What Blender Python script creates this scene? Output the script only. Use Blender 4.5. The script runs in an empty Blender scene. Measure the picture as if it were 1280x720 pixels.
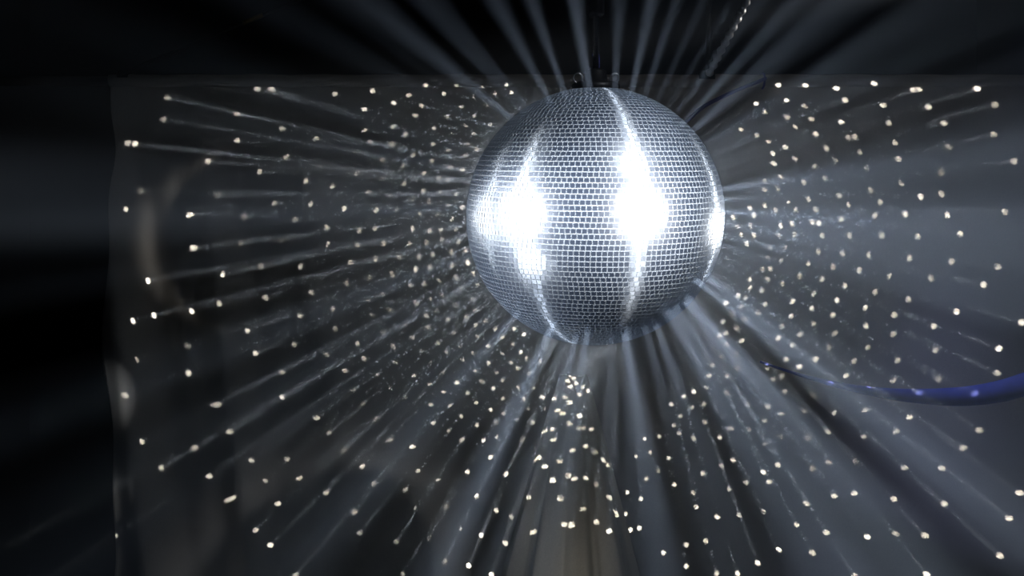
import bpy, bmesh, math, random
from mathutils import Vector, Matrix, noise
random.seed(11)
sc = bpy.context.scene
col = sc.collection

# levels
BLK = .0016
DRA = .75
SPREAD = math.radians(.4)
PW = .045
SW = .065
WID = 1.6
LW = .58
WW = .21
RW = .12
DW = .17
BW = .17
FW = .02
DENS = .075
ANI = 0.0
CLD = 24
CW = .16

# ------------------------------------------------------------------ helpers
def mat(name, base, rough=0.6, metal=0.0, bump=None, spec=0.5, **kw):
    m = bpy.data.materials.new(name); m.use_nodes = True
    nt = m.node_tree; b = nt.nodes['Principled BSDF']
    b.inputs['Base Color'].default_value = (*base, 1)
    b.inputs['Roughness'].default_value = rough
    b.inputs['Metallic'].default_value = metal
    b.inputs['Specular IOR Level'].default_value = spec
    for k, v in kw.items(): b.inputs[k].default_value = v
    if bump:
        tc = nt.nodes.new('ShaderNodeTexCoord'); no = nt.nodes.new('ShaderNodeTexNoise')
        no.inputs['Scale'].default_value = bump[0]; no.inputs['Detail'].default_value = 4
        nt.links.new(tc.outputs['Object'], no.inputs['Vector'])
        bp = nt.nodes.new('ShaderNodeBump'); bp.inputs['Strength'].default_value = bump[1]
        bp.inputs['Distance'].default_value = 0.003
        nt.links.new(no.outputs['Fac'], bp.inputs['Height']); nt.links.new(bp.outputs['Normal'], b.inputs['Normal'])
        mx = nt.nodes.new('ShaderNodeMix'); mx.data_type = 'RGBA'
        mx.inputs['A'].default_value = (*[c*.8 for c in base], 1); mx.inputs['B'].default_value = (*[c*1.2 for c in base], 1)
        nt.links.new(no.outputs['Fac'], mx.inputs['Factor']); nt.links.new(mx.outputs['Result'], b.inputs['Base Color'])
    return m

def obj(name, bm, m, parent=None, smooth=True, loc=(0, 0, 0)):
    me = bpy.data.meshes.new(name); bm.normal_update(); bm.to_mesh(me); bm.free()
    for p in me.polygons: p.use_smooth = smooth
    o = bpy.data.objects.new(name, me); me.materials.append(m); col.objects.link(o)
    o.location = loc
    if parent: o.parent = parent
    return o

def empty(name, loc):
    o = bpy.data.objects.new(name, None); o.location = loc; col.objects.link(o); return o

def tag(o, label, cat, group=None):
    o['label'] = label; o['category'] = cat
    if group: o['group'] = group
    return o

def struct(o): o['kind'] = 'structure'; return o

def box(bm, a, b):
    x0, y0, z0 = a; x1, y1, z1 = b
    v = [bm.verts.new(p) for p in ((x0,y0,z0),(x1,y0,z0),(x1,y1,z0),(x0,y1,z0),(x0,y0,z1),(x1,y0,z1),(x1,y1,z1),(x0,y1,z1))]
    for f in ((0,3,2,1),(4,5,6,7),(0,1,5,4),(1,2,6,5),(2,3,7,6),(3,0,4,7)): bm.faces.new([v[i] for i in f])

def sweep(bm, pts, rads, n=16, closed=False):
    """tube of varying radius along a list of points"""
    pts = [Vector(p) for p in pts]; N = len(pts); rings = []
    if not hasattr(rads, '__len__'): rads = [rads]*N
    up = None
    for i, p in enumerate(pts):
        if closed: t = (pts[(i+1) % N] - pts[i-1]).normalized()
        else: t = (pts[min(i+1, N-1)] - pts[max(i-1, 0)]).normalized()
        if up is None:
            up = t.orthogonal().normalized()
        up = (up - t*up.dot(t)).normalized(); s = t.cross(up)
        rings.append([bm.verts.new(p + (up*math.cos(2*math.pi*k/n) + s*math.sin(2*math.pi*k/n))*rads[i]) for k in range(n)])
    M = N if closed else N-1
    for i in range(M):
        a, b = rings[i], rings[(i+1) % N]
        for k in range(n): bm.faces.new((a[k], a[(k+1) % n], b[(k+1) % n], b[k]))
    if not closed:
        bm.faces.new(rings[0][::-1]); bm.faces.new(rings[-1])

def lathe(bm, prof, n=32, c=(0, 0, 0)):
    c = Vector(c); rings = []
    for r, z in prof:
        rings.append([bm.verts.new(c + Vector((r*math.cos(2*math.pi*k/n), r*math.sin(2*math.pi*k/n), z))) for k in range(n)])
    for a, b in zip(rings, rings[1:]):
        for k in range(n): bm.faces.new((a[k], a[(k+1) % n], b[(k+1) % n], b[k]))
    bm.faces.new(rings[0][::-1]); bm.faces.new(rings[-1])

def smoothstep(a, b, x):
    t = max(0, min(1, (x-a)/(b-a))); return t*t*(3-2*t)

# ------------------------------------------------------------------ camera
F = 1050.0; EYE = 1.6; DRAPE_Y = 3.2
cd = bpy.data.cameras.new('camera'); cam = bpy.data.objects.new('camera', cd); col.objects.link(cam)
cd.sensor_width = 36; cd.lens = F/1280*36; cd.clip_start = 0.02
cam.location = (0, 0, EYE); cam.rotation_euler = (math.pi/2, 0, 0)
sc.camera = cam

# ------------------------------------------------------------------ materials
M_black = mat('black_paint', (BLK, BLK, BLK), 0.95, spec=0.0)
M_drape = mat('dark_drape_cloth', (DRA, DRA*.97, DRA*.93), 0.95, bump=(260, .25), spec=0.05)
M_sheer = mat('grey_cloth', (.75, .72, .63), 0.9, bump=(200, .2), spec=0.1)
M_pipe = mat('dark_metal', (.05, .05, .05), 0.5, 0.8)
M_steel = mat('steel', (.6, .61, .63), 0.28, 1.0)
M_blackmetal = mat('black_metal', (.012, .012, .014), 0.45, 0.5)
M_glint = mat('brass_glint', (.3, .2, .06), 0.35, 1.0)  # golden tone standing in for a glint on the slanting rod
M_blue = mat('blue_rubber', (.13, .17, .62), 0.85, bump=(40, .1), spec=.15)
M_bluecord = mat('blue_cord', (.12, .13, .5), 0.6)

def mirror_material():
    m = bpy.data.materials.new('mirror_glass'); m.use_nodes = True
    nt = m.node_tree; nt.nodes.clear()
    out = nt.nodes.new('ShaderNodeOutputMaterial')
    tan = nt.nodes.new('ShaderNodeTangent'); tan.direction_type = 'RADIAL'; tan.axis = 'Z'
    def gl(c, r, an):
        g = nt.nodes.new('ShaderNodeBsdfAnisotropic'); g.inputs['Color'].default_value = (*c, 1)
        g.inputs['Roughness'].default_value = r; g.inputs['Anisotropy'].default_value = an
        g.inputs['Rotation'].default_value = ROT
        nt.links.new(tan.outputs[0], g.inputs['Tangent']); return g
    a = gl((.90, .94, 1.0), .30, 0.0); b = gl((.80, .88, 1.0), .46, .78); c = gl((.52, .68, .98), .80, 0.0)
    m1 = nt.nodes.new('ShaderNodeMixShader'); m1.inputs[0].default_value = .33
    nt.links.new(a.outputs[0], m1.inputs[1]); nt.links.new(b.outputs[0], m1.inputs[2])
    mx = nt.nodes.new('ShaderNodeMixShader'); mx.inputs[0].default_value = CW
    nt.links.new(m1.outputs[0], mx.inputs[1]); nt.links.new(c.outputs[0], mx.inputs[2])
    nt.links.new(mx.outputs[0], out.inputs['Surface']); return m
ROT = 0.0
M_mirror = mirror_material()
M_core = mat('silver_grout', (.74, .82, .92), 0.5, 0.0)

# ------------------------------------------------------------------ the room (in the dark)
XL, XR, YB, YF, ZT = -2.7, 2.6, 4.7, -2.6, 4.0
def slab(name, a, b, m):
    bm = bmesh.new(); box(bm, a, b); return struct(obj(name, bm, m, smooth=False))
slab('floor', (XL-.1, YF-.1, -.1), (XR+.1, YB+.1, 0), M_black)
slab('ceiling', (XL-.1, YF-.1, ZT), (XR+.1, YB+.1, ZT+.1), M_black)
slab('wall_back', (XL-.1, YB, 0), (XR+.1, YB+.1, ZT), M_black)
slab('wall_front', (XL-.1, YF-.1, 0), (XR+.1, YF, ZT), M_black)
slab('wall_left', (XL-.1, YF, 0), (XL, YB, ZT), M_black)
slab('wall_right', (XR, YF, 0), (XR+.1, YB, ZT), M_black)

# ------------------------------------------------------------------ drape on its pipe
DL, DR, DTOP = -1.53, 2.55, 2.385
def drape_y(x, z):
    u = (x-DL)
    drop = max(0.0, DTOP - z)
    k = smoothstep(0.0, .5, drop)
    left = 1 - smoothstep(.15, 1.15, u)
    # big slanting gathers near the free edge, a few soft ones elsewhere
    w = u - .16*drop
    y = .048*left*k*math.sin(w*15.0 + .6) + .022*left*k*math.sin(w*33 + 1.5*drop)
    y += .010*k*math.sin((u-.10*drop)*5.2 + 1.1) + .004*k*math.sin(u*11+2*drop)
    y += .022*k*(noise.noise(Vector((x*1.3, z*.9, 3.1))))
    # a slack diagonal fold low down, left of the cone
    d = (z-.86) + .30*(x+.35)
    y -= .016*math.exp(-(d/.05)**2)*smoothstep(-.75, -.5, x)*(1-smoothstep(-.05, .12, x))
    return DRAPE_Y + y
bm = bmesh.new(); NX, NZ = 420, 200; g = []
for i in range(NX+1):
    t = i/NX; row = []
    for j in range(NZ+1):
        z = DTOP - (DTOP-.015)*j/NZ
        edge = .018*math.sin((DTOP-z)*5.2-.4)*smoothstep(0, .25, DTOP-z) + .012*math.sin((DTOP-z)*11)*smoothstep(.1,.4,DTOP-z) 
        x = DL + edge*(1-smoothstep(0, .3, t)) + (DR-DL)*t
        row.append(bm.verts.new((x, drape_y(x, z), z)))
    g.append(row)
for i in range(NX):
    for j in range(NZ): bm.faces.new((g[i][j], g[i][j+1], g[i+1][j+1], g[i+1][j]))
bmesh.ops.recalc_face_normals(bm, faces=bm.faces)
dr = empty('backdrop_drape', ((DL+DR)/2, DRAPE_Y, .015))
dr_cloth = obj('cloth', bm, M_drape, None)
md = dr_cloth.modifiers.new('thickness', 'SOLIDIFY'); md.thickness = .003; md.offset = 1
dr_cloth.parent = dr; dr_cloth.location = -dr.location
# rod pocket sewn round the pipe
bm = bmesh.new(); PZ = DTOP + .004
pp = [(DL + (DR-DL)*i/60, DRAPE_Y, PZ + .002*math.sin(i*1.7)) for i in range(61)]
sweep(bm, pp, .024, 14)
pk = obj('rod_pocket', bm, M_drape, dr, loc=-dr.location)
tag(dr, 'wide grey cloth backdrop dotted with light behind the mirror ball', 'drape')

bm = bmesh.new(); sweep(bm, [(XL+.001, DRAPE_Y, PZ), (0, DRAPE_Y, PZ), (XR-.001, DRAPE_Y, PZ)], .018, 20)
pr = empty('drape_pipe', (0, DRAPE_Y, PZ)); obj('pipe', bm, M_pipe, pr, loc=(0, -DRAPE_Y, -PZ))
for s, x in ((1, XL+.001), (-1, XR-.001)):
    bm = bmesh.new(); sweep(bm, [(x, DRAPE_Y, PZ), (x+s*.02, DRAPE_Y, PZ)], .05, 24)
    obj('wall_flange', bm, M_pipe, pr, loc=(0, -DRAPE_Y, -PZ))
tag(pr, 'dark horizontal pipe along the top edge of the cloth backdrop', 'pipe')

# ------------------------------------------------------------------ grey cloth cone below the ball
CX, CY = .203, 2.78
def cone_pt(a, t):
    # t: 0 top rim .. 1 floor
    ztop = 1.318 - .058*max(0, 1-abs(((a+math.pi/2-.15+math.pi) % (2*math.pi))-math.pi)/.75) - .012*(1+math.sin(a))*.5
    z = ztop*(1-t)
    r = .046 + .315*t**.92 + .028*(1-smoothstep(0, .10, t))*0
    ple = .055*t**.5*r*3.0*math.sin(9*a + .8*math.sin(3*t) + .9) + .012*t*math.sin(23*a+3*t)
    # swept slightly to the left as it falls
    return Vector((CX + (r+ple)*math.cos(a)*.96 - .03*t, CY + (r+ple)*math.sin(a)*.8, z))
bm = bmesh.new(); NA, NT = 220, 120
rg = [[bm.verts.new(cone_pt(2*math.pi*i/NA, j/NT)) for i in range(NA)] for j in range(NT+1)]
for j in range(NT):
    for i in range(NA): bm.faces.new((rg[j][i], rg[j+1][i], rg[j+1][(i+1) % NA], rg[j][(i+1) % NA]))
bmesh.ops.recalc_face_normals(bm, faces=bm.faces)
cn = empty('cloth_cone', (CX, CY, 0)); cc = obj('cloth', bm, M_sheer, cn, loc=(-CX, -CY, 0))
md = cc.modifiers.new('thickness', 'SOLIDIFY'); md.thickness = .002; md.offset = 0
bm = bmesh.new(); lathe(bm, [(.16, 0), (.16, .012), (.02, .03), (.016, .05), (.016, 1.20), (.022, 1.21), (.022, 1.225)], 24)
obj('stand_pole', bm, M_blackmetal, cn, loc=(0, 0, 0))
tag(cn, 'pleated grey cloth cone with notched neck standing below the mirror ball', 'draped stand')

# ------------------------------------------------------------------ mirror ball
R = .25; BC = Vector(((742-640)/F*1.65, 1.65, EYE + (360-272)/F*1.65))
TILT = math.radians(9)
ball = empty('mirror_ball', BC); ball.rotation_euler = (TILT, 0, 0)
bm = bmesh.new(); TS = .0096; GAP = .0019
nrow = int(round(math.pi*R/TS))
tiles = []
rnd = random.Random(5)
for i in range(nrow):
    ph = -math.pi/2 + (i+.5)*math.pi/nrow
    if abs(ph) > math.radians(86.5): continue
    n = max(6, int(round(2*math.pi*R*math.cos(ph)/TS)))
    off = rnd.random()*6.28
    for k in range(n):
        a = off + 2*math.pi*k/n
        nv = Vector((math.cos(ph)*math.cos(a), math.cos(ph)*math.sin(a), math.sin(ph)))
        e1 = Vector((-math.sin(a), math.cos(a), 0)); e2 = nv.cross(e1)
        # every little mirror is glued a touch crooked
        w = Vector((rnd.gauss(0, .011), rnd.gauss(0, .011), rnd.gauss(0, .02)))
        nn = (nv + e1*w.x + e2*w.y).normalized()
        f1 = (e1 + e2*w.z); f1 = (f1 - nn*f1.dot(nn)).normalized(); f2 = nn.cross(f1)
        hw = (2*math.pi*R*math.cos(ph)/n - GAP)/2; hh = (math.pi*R/nrow - GAP)/2
        c = nv*(R + .0002)
        top = [bm.verts.new(c + f1*sx*hw + f2*sy*hh) for sx, sy in ((-1,-1),(1,-1),(1,1),(-1,1))]
        bot = [bm.verts.new(c - nn*.0018 + f1*sx*hw + f2*sy*hh) for sx, sy in ((-1,-1),(1,-1),(1,1),(-1,1))]
        bm.faces.new(top)
        for q in range(4): bm.faces.new((bot[q], bot[(q+1) % 4], top[(q+1) % 4], top[q])).material_index = 1
tl = obj('mirror_tiles', bm, M_mirror, ball, smooth=False); tl.data.materials.append(M_core)
bm = bmesh.new(); bmesh.ops.create_uvsphere(bm, u_segments=128, v_segments=64, radius=R-.0003)
obj('core', bm, M_core, ball)
bm = bmesh.new(); lathe(bm, [(.017, -R-.004), (.018, -R-.001), (.018, -R+.004)], 24)
obj('end_plate', bm, M_steel, ball)
bm = bmesh.new(); lathe(bm, [(.046, R-.008), (.046, R+.004), (.040, R+.009), (.022, R+.011), (.02, R+.03), (.013, R+.034)], 40)
cap = obj('mounting_cap', bm, M_blackmetal, ball)
def ring(bm, c, r, t, ax1, ax2, n=32, stretch=1.0):
    c = Vector(c); sweep(bm, [c + ax1*r*math.cos(2*math.pi*k/n) + ax2*r*stretch*math.sin(2*math.pi*k/n) for k in range(n)], t, 10, closed=True)
X, Y, Z = Vector((1,0,0)), Vector((0,1,0)), Vector((0,0,1))
for x in (-.034, .036):
    bm = bmesh.new(); ring(bm, (x, 0, R+.017), .0085, .0016, X, Z)
    obj('hanging_ring', bm, M_steel, ball)
tag(ball, 'large mirror ball of small square silver tiles hanging before the cloth backdrop', 'mirror ball')

# motor and chain it hangs from
topc = BC + Matrix.Rotation(TILT, 3, 'X') @ Vector((0, 0, R+.034))
HX, HY = topc.x, topc.y
mo = empty('ball_motor', (HX, HY, topc.z))
bm = bmesh.new(); lathe(bm, [(.006, -.004), (.006, .10), (.010, .102)], 16)
obj('spindle', bm, M_blackmetal, mo)
bm = bmesh.new(); lathe(bm, [(.012, .10), (.016, .105), (.016, .165), (.012, .17)], 28)
obj('housing', bm, M_blackmetal, mo)
bm = bmesh.new(); ring(bm, (0, 0, .182), .012, .003, X, Z)
obj('eye_bolt', bm, M_blackmetal, mo)
tag(mo, 'slim black motor and spindle directly above the mirror ball', 'motor')
ch = empty('hanging_chain', (HX, HY, topc.z+.19))
z = topc.z+.196; i = 0; L = .026
links = []
while z + L < ZT+.004:
    links.append((z + L/2, i % 2)); z += L - .0075; i += 1
bm = bmesh.new()
for zz, k in links:
    a, b = ((X, Z), (Y, Z))[k]
    ring(bm, (HX, HY, zz), .0075, .0022, a, b, 16, 1.75)
obj('chain_links', bm, M_blackmetal, ch, loc=-ch.location)
tag(ch, 'black link chain rising from the mirror ball motor to the dark ceiling', 'chain')

# ------------------------------------------------------------------ rods and cords under the ceiling
# ribbed steel conduit, from the pipe up towards the viewer
def along(a, b, n): a, b = Vector(a), Vector(b); return [a.lerp(b, i/n) for i in range(n+1)]
def at(px, py, d): return Vector(((px-640)/F*d, d, EYE+(360-py)/F*d))
A0 = at(886, 93, 3.15); A1 = at(934, 0, 2.9)
s_end = (ZT - A0.z)/(A1.z-A0.z); A2 = A0 + (A1-A0)*s_end
bm = bmesh.new(); P = along(A0, A2, 1500); Ltot = (A2-A0).length
rad = [.0125 + .0032*math.sin(2*math.pi*(i/1500*Ltot)/.034) for i in range(1501)]
sweep(bm, P, rad, 20)
rc = empty('ribbed_conduit', A0); obj('ribbed_tube', bm, M_steel, rc, loc=-A0)
bm = bmesh.new(); sweep(bm, [A0 + Vector((-.03, .05, 0)), A0 + Vector((.03, .05, 0))], .026, 18)
obj('pipe_clamp', bm, M_pipe, rc, loc=-A0)
tag(rc, 'slanting ribbed steel tube rising from the pipe right of the mirror ball', 'tube')
B0 = at(886, 95, 3.17); bm = bmesh.new()
sweep(bm, [B0, Vector((B0.x, B0.y, ZT))], .010, 14)
st = empty('hanging_rod', B0); obj('shaft', bm, M_pipe, st, loc=-B0)
bm = bmesh.new(); sweep(bm, [B0+Vector((-.012,.03,.0)), B0+Vector((.012,.03,.0))], .024, 16); obj('hook', bm, M_pipe, st, loc=-B0)
tag(st, 'thin upright grey rod meeting the foot of the slanting ribbed tube', 'rod')
# thin slanting rod on the other side
A0 = at(150, 93, 3.16); A1 = at(366, 3, 3.3); s_end = (ZT - A0.z)/(A1.z-A0.z); A2 = A0 + (A1-A0)*s_end
ro = empty('slanting_rod', A0)
bm = bmesh.new(); sweep(bm, along(A0, A2, 20), .007, 12); obj('rod', bm, M_pipe, ro, loc=-A0)
q0 = A0.lerp(A1, .70); q1 = A0.lerp(A1, .82)
bm = bmesh.new(); sweep(bm, along(q0, q1, 8), .0085, 14); obj('glint_band', bm, M_glint, ro, loc=-A0)  # brass-coloured band put where the rod glints
bm = bmesh.new(); sweep(bm, [A0+Vector((-.02,.04,0)), A0+Vector((.02,.04,0))], .024, 16); obj('pipe_clamp', bm, M_pipe, ro, loc=-A0)
tag(ro, 'thin dark slanting rod with a brass-coloured band for a glint above the plain end of the drape', 'rod')

# sagging blue hose coming forward on one side
def spline(ctrl, n):
    pts = []
    c = [ctrl[0]] + ctrl + [ctrl[-1]]
    for i in range(1, len(c)-2):
        p0, p1, p2, p3 = map(Vector, c[i-1:i+3])
        for k in range(n):
            t = k/n
            pts.append(.5*((2*p1) + (p2-p0)*t + (2*p0-5*p1+4*p2-p3)*t*t + (3*p1-p0-3*p2+p3)*t**3))
    pts.append(Vector(c[-1])); return pts
ctrl = [at(950, 452, 3.13), at(985, 464, 3.11), at(1030, 477, 3.08), at(1075, 487, 3.05), at(1130, 494, 3.02), at(1190, 496, 2.98), at(1235, 492, 2.95), at(1275, 482, 2.92), at(1330, 460, 2.88), at(1400, 420, 2.85)]
last = ctrl[-1]; ctrl += [Vector((2.35, 2.82, last.z+.16)), Vector((XR-.001, 2.82, last.z+.2))]
P = spline([tuple(c) for c in ctrl], 14); n = len(P)
rads = []
for p in P:
    px = 640 + F*p.x/p.y
    rads.append(max(.004, .0045 + .034*smoothstep(960, 1275, px)))
bm = bmesh.new(); sweep(bm, P, rads, 24)
hs = empty('blue_hose', P[0]); obj('hose', bm, M_blue, hs, loc=-P[0])
bm = bmesh.new(); e = P[-1]; sweep(bm, [e + Vector((-.03, 0, 0)), e], .04, 24); obj('wall_socket', bm, M_blackmetal, hs, loc=-P[0])
tag(hs, 'sagging blue hose, thinner at one end, hanging low before the drape', 'hose')
# blue cord from the pipe towards the ball
ctrl = [at(957, 98, 3.16), at(948, 102, 3.14), at(930, 109, 3.1), at(905, 120, 3.05), at(880, 133, 3.0), at(860, 150, 2.95), at(835, 172, 2.85), at(800, 175, 2.6), at(772, 160, 2.2)]
ctrl = [tuple(c) for c in ctrl] + [(HX+.012, HY+.10, topc.z-.02), (HX+.004, HY+.03, topc.z+.02), (HX, HY+.007, topc.z+.03)]
P = spline(ctrl, 10)
bm = bmesh.new(); sweep(bm, P, .007, 12)
bc = empty('motor_cable', P[0]); obj('cable', bm, M_bluecord, bc, loc=-P[0])
bm = bmesh.new(); ring(bm, (P[0].x, DRAPE_Y, PZ), .029, .004, Y, Z); obj('pipe_loop', bm, M_bluecord, bc, loc=-P[0])
tag(bc, 'thin blue cable looped on the pipe and sagging behind the mirror ball', 'cable')

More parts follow.
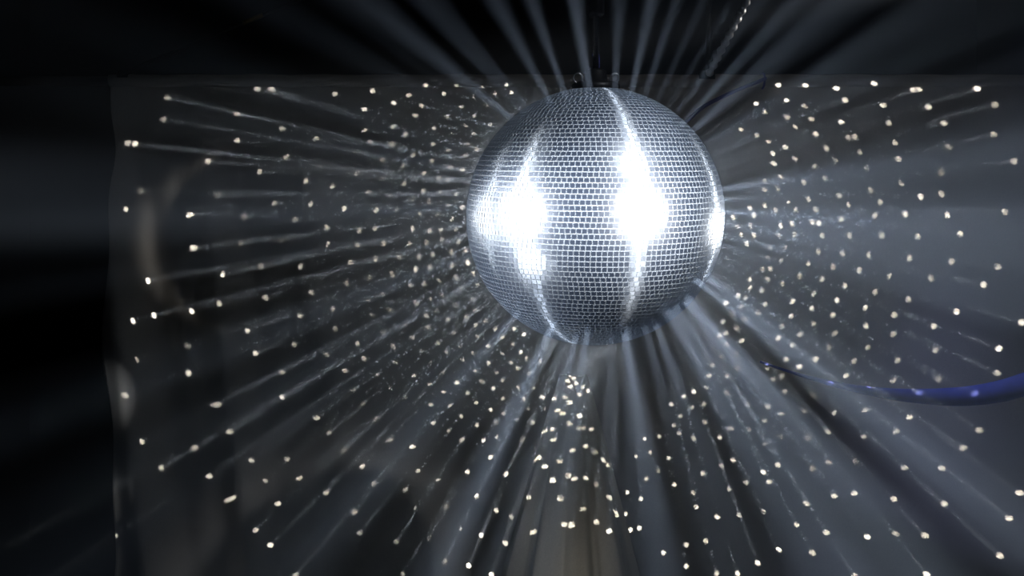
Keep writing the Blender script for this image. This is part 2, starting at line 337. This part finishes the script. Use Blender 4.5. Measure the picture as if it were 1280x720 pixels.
# ------------------------------------------------------------------ lamps on the ball standing in for mirror reflections
# one narrow square area lamp added per light dot: where each lands on the
# drape as (metres across, metres up); f/d/v = fainter ones
SPOTS = (
    '-1.308,2.324 -1.322,2.242 -1.449,2.150 -1.418,2.146 -0.968,2.356 -1.041,2.261 -1.039,2.159 -1.163,2.083 -0.913,2.355 -0.670,2.337 '
    '-0.528,2.349 -0.392,2.332 -0.328,2.369 -0.211,2.369 -0.258,2.337 -0.147,2.325 -0.448,2.303 -0.343,2.292 -0.559,2.279 -0.366,2.256 '
    '-0.192,2.288 -0.098,2.293 -0.247,2.250 -0.141,2.254 -0.874,2.204 -0.449,2.213 -0.176,2.216 -0.081,2.219 -0.294,2.207 -0.560,2.198 '
    '-0.403,2.181 -0.229,2.184 -0.144,2.185 -0.745,2.168 -0.539,2.157 -0.454,2.147 -0.299,2.147 -0.166,2.147 -0.591,2.119 -0.241,2.122 '
    '-0.131,2.125 -0.858,2.098 -0.372,2.103 -0.174,2.103 -0.488,2.085 -0.301,2.084 -0.738,2.058 -0.412,2.064 -0.232,2.058 -0.185,2.049 '
    '-0.587,2.037 -0.332,2.035 -0.788,2.005 -0.493,2.013 -0.274,2.018 -0.243,2.011 -0.408,1.995 -0.682,1.987 -0.543,1.964 -0.334,1.969 '
    '-0.272,1.965 -0.461,1.953 -0.207,1.958 -0.064,2.337 -0.113,2.362d -0.021,2.371 0.000,2.341 0.070,2.368d -1.382,1.968 -1.458,1.902d '
    '-1.227,1.878 -1.127,1.952 -0.957,2.042 -0.901,1.923 -1.008,1.869 -1.212,1.752 -1.024,1.772 -0.874,1.779 -0.949,1.684 -0.370,1.939 '
    '-0.311,1.930 -0.238,1.916 -0.186,1.907 -0.771,1.917 -0.638,1.902 -0.515,1.896 -0.440,1.897 -0.345,1.887 -0.280,1.878 -0.224,1.863 '
    '-0.828,1.859 -0.707,1.829 -0.581,1.818 -0.518,1.826 -0.377,1.826 -0.311,1.817 -0.268,1.820 -0.211,1.821 -0.704,1.767 -0.587,1.766 '
    '-0.487,1.769 -0.388,1.770 -0.322,1.776 -0.263,1.786 -0.200,1.777 -0.614,1.697 -0.517,1.711 -0.428,1.716 -0.351,1.718 -0.298,1.729 '
    '-0.227,1.740 -0.175,1.745 -0.807,1.682 -0.540,1.639 -0.453,1.654 -0.364,1.672 -0.309,1.682 -0.225,1.690 -0.165,1.697 -0.628,1.616 '
    '-0.385,1.607 -0.332,1.616 -0.273,1.628 -0.210,1.641 -0.143,1.657d -0.190,1.601 -0.127,1.613d -0.767,1.581 -0.487,1.573 -0.266,1.574 '
    '-1.360,1.632 -1.110,1.650 -0.932,1.565 -1.126,1.537 -1.210,1.514n -1.339,1.502d -1.442,1.475n -1.002,1.439 -1.222,1.383 -0.969,1.355 '
    '-1.432,1.327n -1.218,1.281 -0.870,1.283 -0.547,1.554 -0.308,1.558 -0.363,1.544 -0.145,1.560 -0.211,1.536 -0.135,1.518 -0.684,1.520 '
    '-0.466,1.518 -0.283,1.517 -0.530,1.497 -0.323,1.495 -0.172,1.493 -0.240,1.481 -0.097,1.477d -0.806,1.493 -0.137,1.461 -0.675,1.442 '
    '-0.407,1.457 -0.315,1.451 -0.061,1.447 -0.486,1.431 -0.219,1.430 -0.378,1.413 -0.129,1.417 -0.034,1.416d -0.280,1.394 -0.450,1.379 '
    '-0.193,1.379 -0.089,1.382 -0.589,1.389 -0.824,1.388d -0.343,1.365 -0.250,1.356 -0.146,1.354 -0.036,1.353d -0.709,1.344 -0.562,1.332 '
    '-0.186,1.329 -0.441,1.318 -0.306,1.315 -0.087,1.317 -0.638,1.285 -0.259,1.284 -0.139,1.285 -0.055,1.281 -0.511,1.271 -0.373,1.267 '
    '-0.207,1.243 -0.111,1.247 -0.034,1.252 -0.313,1.237 -0.606,1.211 -0.464,1.219 -0.071,1.221 -0.259,1.207 -0.168,1.202 -0.407,1.184 '
    '-0.135,1.166 -0.034,1.184 -0.565,1.160 -0.869,1.187 -0.308,1.157 -0.234,1.152 -1.493,1.183 -1.120,1.158 -1.080,1.048 -1.194,1.001d '
    '-1.420,1.010d -0.994,0.942 -1.328,0.920 -0.853,0.951d -1.137,0.894 -1.521,0.842n -0.937,0.867 -1.070,0.798 -0.889,0.782 -1.508,0.660n '
    '-0.985,0.672 -0.922,0.620 -0.743,1.104 -0.514,1.102v -0.700,1.045 -0.642,0.979 -0.464,1.022v -0.378,0.997v -0.807,0.878d -0.572,0.919 '
    '-0.707,0.821 -0.358,0.905v -0.529,0.854 -0.282,0.870v -0.408,0.832 -0.602,0.745 -0.367,0.765 -0.250,0.769 -0.168,0.903v -0.133,0.809v '
    '-0.058,0.757 -0.080,0.961v -0.298,1.088 -0.192,1.112 -0.242,1.059 -0.132,1.082 -0.056,1.091 -0.080,1.139 -0.190,1.025v -0.107,1.023 '
    '-0.056,1.036 -0.580,0.666 -0.439,0.634 -0.314,0.652 -0.196,0.687 -0.254,0.560 -0.163,0.549 -0.415,0.510 -0.824,0.506 0.003,1.390 '
    '0.010,1.448d 0.035,1.360 -0.002,1.320 0.024,1.297 0.058,1.337 0.109,1.324d 0.066,1.277 0.026,1.225 0.083,1.224 0.046,1.181 '
    '0.117,1.188 -0.030,1.125 0.064,1.146 0.134,1.143 0.022,1.101 0.080,1.093 0.041,1.030v 0.047,1.427d 0.200,1.254 0.213,1.238 '
    '0.223,1.217 0.186,1.222 0.196,1.196 0.244,1.194 0.264,1.175 0.232,1.160v 0.174,1.146d 0.193,1.123v 0.232,1.060v 0.165,1.070 '
    '0.194,1.023v 0.146,1.085d 0.226,0.999 0.247,1.001d 0.282,0.996d 0.124,0.999n 0.095,0.996d 0.127,0.948 0.151,0.842 0.092,0.825 '
    '0.120,0.749v 0.186,0.773v 0.151,0.661v 0.023,0.684 0.257,0.914d 0.298,0.886d 0.334,0.854v 0.354,0.842d 0.259,0.760d 0.303,0.734v '
    '0.204,0.895d 0.211,0.755d 0.360,0.674v 0.391,0.616v 0.248,0.603 0.306,0.552 0.039,0.515 0.198,0.528v 0.168,0.535d -0.075,0.517 '
    '0.362,0.506 -0.002,0.734 -0.115,0.665 -0.023,0.637 -0.021,0.897v 0.066,0.870v 0.375,0.870f 0.438,0.823f 0.416,0.738f 0.451,0.681f '
    '1.013,2.371 1.115,2.370 1.232,2.359 1.043,2.312d 1.266,2.314 0.927,2.300f 0.963,2.268f 1.111,2.290 1.045,2.249 1.136,2.242 '
    '1.251,2.231 1.075,2.211 0.869,2.202f 0.929,2.178f 1.154,2.185 0.973,2.156d 1.302,2.174 1.037,2.136 1.194,2.132 1.322,2.118 '
    '0.990,2.111d 1.075,2.093 1.227,2.086 0.994,2.073d 1.151,2.063 1.348,2.055 1.020,2.023d 1.191,2.020 0.961,2.006d 1.108,2.002 '
    '1.278,2.173f 1.379,2.378 1.525,2.352n 1.546,2.355n 1.768,2.358 1.410,2.295d 1.583,2.288 1.835,2.297 1.433,2.227 1.642,2.226 '
    '1.456,2.153 1.831,2.182 1.661,2.137 1.469,2.091d 1.907,2.083 1.632,2.039 1.482,1.999d 1.006,1.978d 0.958,1.973d 1.243,1.951 '
    '1.127,1.938 1.051,1.923f 1.277,1.916 0.960,1.914f 0.902,1.905f 1.001,1.897f 1.079,1.897d 1.153,1.899d 0.919,1.877d 0.839,1.869f '
    '1.249,1.863 1.141,1.851d 1.165,1.847 1.062,1.844d 0.905,1.837d 1.019,1.837d 0.855,1.834f 0.918,1.800d 1.012,1.800 1.073,1.803 '
    '1.178,1.799 1.281,1.799 0.871,1.803f 0.891,1.767f 0.979,1.757d 1.037,1.753 1.163,1.740 1.255,1.730 0.970,1.716d 1.021,1.709 '
    '1.125,1.694 1.219,1.681 1.319,1.668 0.951,1.671f 0.980,1.674d 1.092,1.644d 0.904,1.636d 0.970,1.635 1.026,1.618f 1.177,1.634 '
    '1.264,1.612 1.355,1.726 1.364,1.972 1.555,1.947 1.633,1.957 1.399,1.928 1.379,1.876 1.496,1.880d 1.657,1.877 1.872,1.890 '
    '1.404,1.800 1.545,1.796 1.706,1.806d 1.512,1.713 1.673,1.700d 1.848,1.682 1.433,1.647 1.596,1.637 1.793,1.612 1.145,1.579 '
    '1.234,1.555 0.948,1.590 1.065,1.549 0.903,1.602d 0.858,1.572f 0.885,1.562d 1.137,1.524 0.959,1.539d 0.871,1.529d 0.811,1.543f '
    '1.218,1.498 0.935,1.508 0.836,1.503d 1.059,1.494 0.801,1.475d 0.883,1.481 1.342,1.527 0.853,1.451 1.025,1.455 1.143,1.466 '
    '1.345,1.457 0.811,1.430f 1.093,1.425 1.226,1.430 1.010,1.411 0.872,1.401 0.811,1.386f 1.063,1.386 1.201,1.376 1.351,1.374 '
    '0.852,1.353f 0.797,1.343 1.152,1.332 1.039,1.330 1.091,1.304 1.299,1.325 0.761,1.308d 0.855,1.297d 0.970,1.298 0.749,1.269d '
    '0.816,1.268 1.026,1.269 0.993,1.257 1.268,1.268 0.737,1.223 1.228,1.220 1.035,1.209 0.787,1.420f 1.379,1.585 1.508,1.556 '
    '1.454,1.498 1.450,1.425 1.606,1.454 1.693,1.510 1.936,1.470 1.468,1.324 1.614,1.362 1.851,1.370 1.450,1.248 1.623,1.251 '
    '1.846,1.276 1.390,1.207 1.142,1.193 0.690,1.208d 0.814,1.203d 0.729,1.161 0.683,1.147d 0.893,1.160 0.970,1.153 1.020,1.126 '
    '1.107,1.135 0.640,1.114d 0.959,1.096 0.614,1.080f 0.729,1.092d 0.828,1.067v 0.901,1.065 0.634,1.049d 0.689,1.030 0.788,1.034d '
    '1.018,1.037 1.123,1.034 0.560,1.036f 0.504,1.028f 0.958,1.011 0.524,0.975f 0.471,0.961f 0.595,0.955 0.840,0.948 0.796,0.925d '
    '1.009,0.931 0.724,0.896d 0.954,0.903 1.138,0.918 0.555,0.906d 0.510,0.875f 0.605,1.159f 0.653,1.190f 1.604,1.166 1.851,1.149 '
    '1.221,1.129 1.341,1.137 1.513,1.108 1.195,1.056 1.778,1.060 1.336,1.039 1.461,1.054 1.716,0.992 1.201,0.942 1.305,0.942 '
    '1.494,0.916 1.635,0.914 0.489,0.799d 0.617,0.854f 0.687,0.822d 0.700,0.768d 0.890,0.862 0.825,0.837 0.977,0.865 1.115,0.786 '
    '0.954,0.753 0.780,0.730v 0.864,0.737 1.080,0.705 0.484,0.688d 0.663,0.623 0.736,0.637 0.575,0.593d 1.013,0.609 1.140,0.598 '
    '0.934,0.556 0.663,0.540 0.779,0.512 0.858,0.513 0.431,0.741f 1.221,0.815 1.299,0.822 1.451,0.799 1.932,0.820 1.642,0.780 '
    '1.890,0.725 1.192,0.676 1.349,0.657 1.458,0.667 1.570,0.659 1.856,0.581 1.302,0.509 1.576,0.512 '
)
LV = Vector((0, -1, 0))                       # towards the lamps
STR = dict(n=1.0, f=.22, d=.45, v=.6)
def beam(target, s, k='', tint=(1, .975, .93)):
    nrm = (target-BC).normalized()
    for _ in range(12):
        p = BC + nrm*R; r = (target-p).normalized()
        nn = (r + LV)
        nrm = (nn.normalized() + nrm).normalized() if nn.length > 1e-4 else nrm
    r = (target - (BC + nrm*R)).normalized()
    e1 = Z.cross(nrm).normalized(); e2 = nrm.cross(e1)
    c = .5
    cosn = max(.12, nrm.dot(r))
    p1 = e1 - r*e1.dot(r); p2 = e2 - r*e2.dot(r)
    w = TS*max(.45, p1.length); ux = p1.normalized()
    uy = r.cross(ux); h = TS*max(.45, abs(p2.dot(uy)))
    if k == 'n': w *= .5
    if k == 'v': h *= 1.8
    pos = BC + nrm*(R+.0035) + r*(.5*TS)
    ld = bpy.data.lights.new('added_beam_lamp', 'AREA'); ld.shape = 'RECTANGLE'; ld.size = w*1.35; ld.size_y = h*1.35  # added lamp in place of this tile's reflection
    ld.spread = SPREAD; ld.energy = PW*s*(w*h/TS**2)**.8; ld.color = tint
    lo = bpy.data.objects.new('added_beam_lamp', ld); col.objects.link(lo)
    zc = -r
    lo.matrix_world = Matrix(((ux.x, uy.x, zc.x, pos.x), (ux.y, uy.y, zc.y, pos.y), (ux.z, uy.z, zc.z, pos.z), (0, 0, 0, 1)))
for tok in ''.join(SPOTS).split():
    k = tok[-1] if tok[-1].isalpha() else ''
    x, z = map(float, tok.rstrip('nfdv').split(','))
    t = Vector((x, DRAPE_Y, z))
    rr = math.hypot(x-.39, z-1.85)
    beam(t, STR.get(k, 1.0)*rnd.uniform(.85, 1.1), k)
# wider, softer lamps added on the ball draw haze shafts that miss the drape:
# (angle round the ball in degrees, cone width, strength)
def shaft(ang, back, width, s):
    a, e = math.radians(ang), math.radians(back)
    d = Vector((math.cos(a)*math.cos(e), math.sin(e), math.sin(a)*math.cos(e)))
    nrm = (d + LV).normalized()
    p = BC + nrm*(R+.004)
    ld = bpy.data.lights.new('added_shaft_lamp', 'AREA'); ld.shape = 'DISK'; ld.size = .012  # added lamp, imitates many tiles reflecting into the haze
    ld.energy = SW*s*(width/6)**2; ld.color = (.84, .91, 1); ld.spread = math.radians(width)
    o = bpy.data.objects.new('added_shaft_lamp', ld); col.objects.link(o)
    o.location = p + d*.006; o.rotation_euler = d.to_track_quat('-Z', 'Y').to_euler()
SHAFTS = ((40, 8, 1.3), (33, 5, 1.3), (48, 5, 1.1), (26, 4, .9), (57, 4, .8), (18, 6, .6), (8, 5, .6), (1, 5, .9), (-6, 7, 1.3), (-14, 6, .9),
          (-21, 5, .9), (-29, 6, 1.2), (-37, 6, 1.3), (-45, 6, 1.3), (-53, 5, 1.0), (-60, 5, .9), (-68, 5, .8), (-76, 5, .9), (-85, 6, .8),
          (-97, 6, .8), (-106, 5, .8), (-114, 5, .9), (-121, 5, 1.0), (-128, 6, 1.2), (-136, 5, .9), (-146, 5, .6), (-155, 5, .6), (-165, 5, .6),
          (-173, 4, .6), (180, 5, 1.0), (171, 5, .6), (161, 6, .55), (151, 6, .5), (141, 6, .5), (131, 6, .5), (122, 5, .6),
          (114, 6, .8), (106, 6, .9), (99, 5, 1.0), (92, 4, .7), (85, 5, .8), (77, 6, .8), (70, 5, .7), (63, 4, .6))
for a, wd, s in SHAFTS:
    u = (a + 360) % 360
    s *= rnd.uniform(.5, 1.4)
    up = 55 < u < 128
    if 132 < u < 240: s *= .5
    if 14 < u < 56: s *= .55
    if 128 <= u < 250: shaft(a + rnd.uniform(-3, 3), rnd.uniform(38, 45), wd*WID*rnd.uniform(.7, 1.3), s*.75)
    else: shaft(a + rnd.uniform(-3, 3), rnd.uniform(14, 34), wd*WID*rnd.uniform(.6, 1.5), s*(.6 if up else .8))
    if not up: shaft(a + rnd.uniform(-5, 5), rnd.uniform(27, 40), wd*WID*rnd.uniform(.4, .8), s*.5)
for k in range(22):
    a = rnd.choice((rnd.uniform(-130, 12), rnd.uniform(-75, 12), rnd.uniform(200, 250)))
    shaft(a, rnd.uniform(18, 38), rnd.uniform(10, 18), .5)

# ------------------------------------------------------------------ lamps: pin spots aimed at the ball, then added unseen fills
def spot(name, pos, aim, watts, deg, size, color=(1, 1, 1)):
    ld = bpy.data.lights.new(name, 'AREA'); ld.shape = 'DISK'; ld.size = size; ld.energy = watts
    ld.spread = math.radians(deg); ld.color = color
    o = bpy.data.objects.new(name, ld); col.objects.link(o); o.location = pos
    o.rotation_euler = (Vector(aim)-Vector(pos)).to_track_quat('-Z', 'Y').to_euler(); return o
def lamp_at(deg, dist, dz): a = math.radians(deg); return BC + Vector((math.sin(a)*dist, -math.cos(a)*dist, dz))
def skin(deg): a = math.radians(deg); return BC + Vector((math.sin(a), -math.cos(a), 0))*R
spot('pin_spot', lamp_at(-67, 2.2, .0), skin(-33), LW*.30, 7.5, .08, (.92, .96, 1))
spot('pin_spot', lamp_at(32.5, 2.8, -.05), skin(15), LW*.52, 8.3, .08, (.95, .97, 1))
spot('pin_spot', lamp_at(122, 2.0, -.06), skin(60), LW*.08, 8.5, .08, (.92, .96, 1))
spot('pin_spot', lamp_at(-104, 2.0, .0), skin(-55), LW*.08, 6.5, .08, (.92, .96, 1))
spot('added_ball_fill', lamp_at(31, 2.2, 1.7), BC, WW, 15, .1, (.80, .88, 1))  # unseen fill lamp added to brighten tiles and grout
spot('added_ball_fill', lamp_at(-66, 1.9, -1.3), BC, WW*.8, 16, .1, (.80, .88, 1))  # second added ball fill, from below
spot('added_tube_fill', (2.0, 3.03, 2.78), (.79, 2.95, 2.54), RW, 7, .05, (1, .97, .92))  # unseen lamp added to light up the ribbed tube
spot('added_cone_fill', (.12, 1.5, .04), (.2, 2.7, .75), FW, 20, .08, (1, .98, .94))  # uplight added to bring out the cloth cone
spot('added_drape_fill', (1.0, .3, 3.8), (.8, 3.2, 1.9), DW, 90, .2, (1, .95, .92))  # general fill added so the drape stands out from the black
spot('added_hose_fill', (1.8, 2.3, 3.2), (1.62, 2.95, 1.27), BW, 24, .1, (.42, .5, 1))  # unseen blue lamp added to light the hose

# ------------------------------------------------------------------ haze in the air
w = bpy.data.worlds.new('haze'); sc.world = w; w.use_nodes = True; nt = w.node_tree; nt.nodes.clear()
out = nt.nodes.new('ShaderNodeOutputWorld'); bg = nt.nodes.new('ShaderNodeBackground'); bg.inputs['Strength'].default_value = 0
vs = nt.nodes.new('ShaderNodeVolumeScatter'); vs.inputs['Color'].default_value = (.68, .80, 1, 1)
vs.inputs['Density'].default_value = DENS; vs.inputs['Anisotropy'].default_value = ANI
nt.links.new(bg.outputs[0], out.inputs['Surface']); nt.links.new(vs.outputs[0], out.inputs['Volume'])

# ------------------------------------------------------------------ view
sc.view_settings.view_transform = 'Standard'; sc.view_settings.look = 'None'
sc.view_settings.exposure = .3; sc.view_settings.gamma = 1; sc.view_settings.use_curve_mapping = False
w.cycles.volume_sampling = 'EQUIANGULAR'
cy = sc.cycles; cy.use_denoising = True; cy.volume_bounces = 0; cy.max_bounces = 6; cy.use_light_tree = True; cy.use_adaptive_sampling = False
cy.sample_clamp_direct = CLD; cy.sample_clamp_indirect = 4; cy.caustics_reflective = False
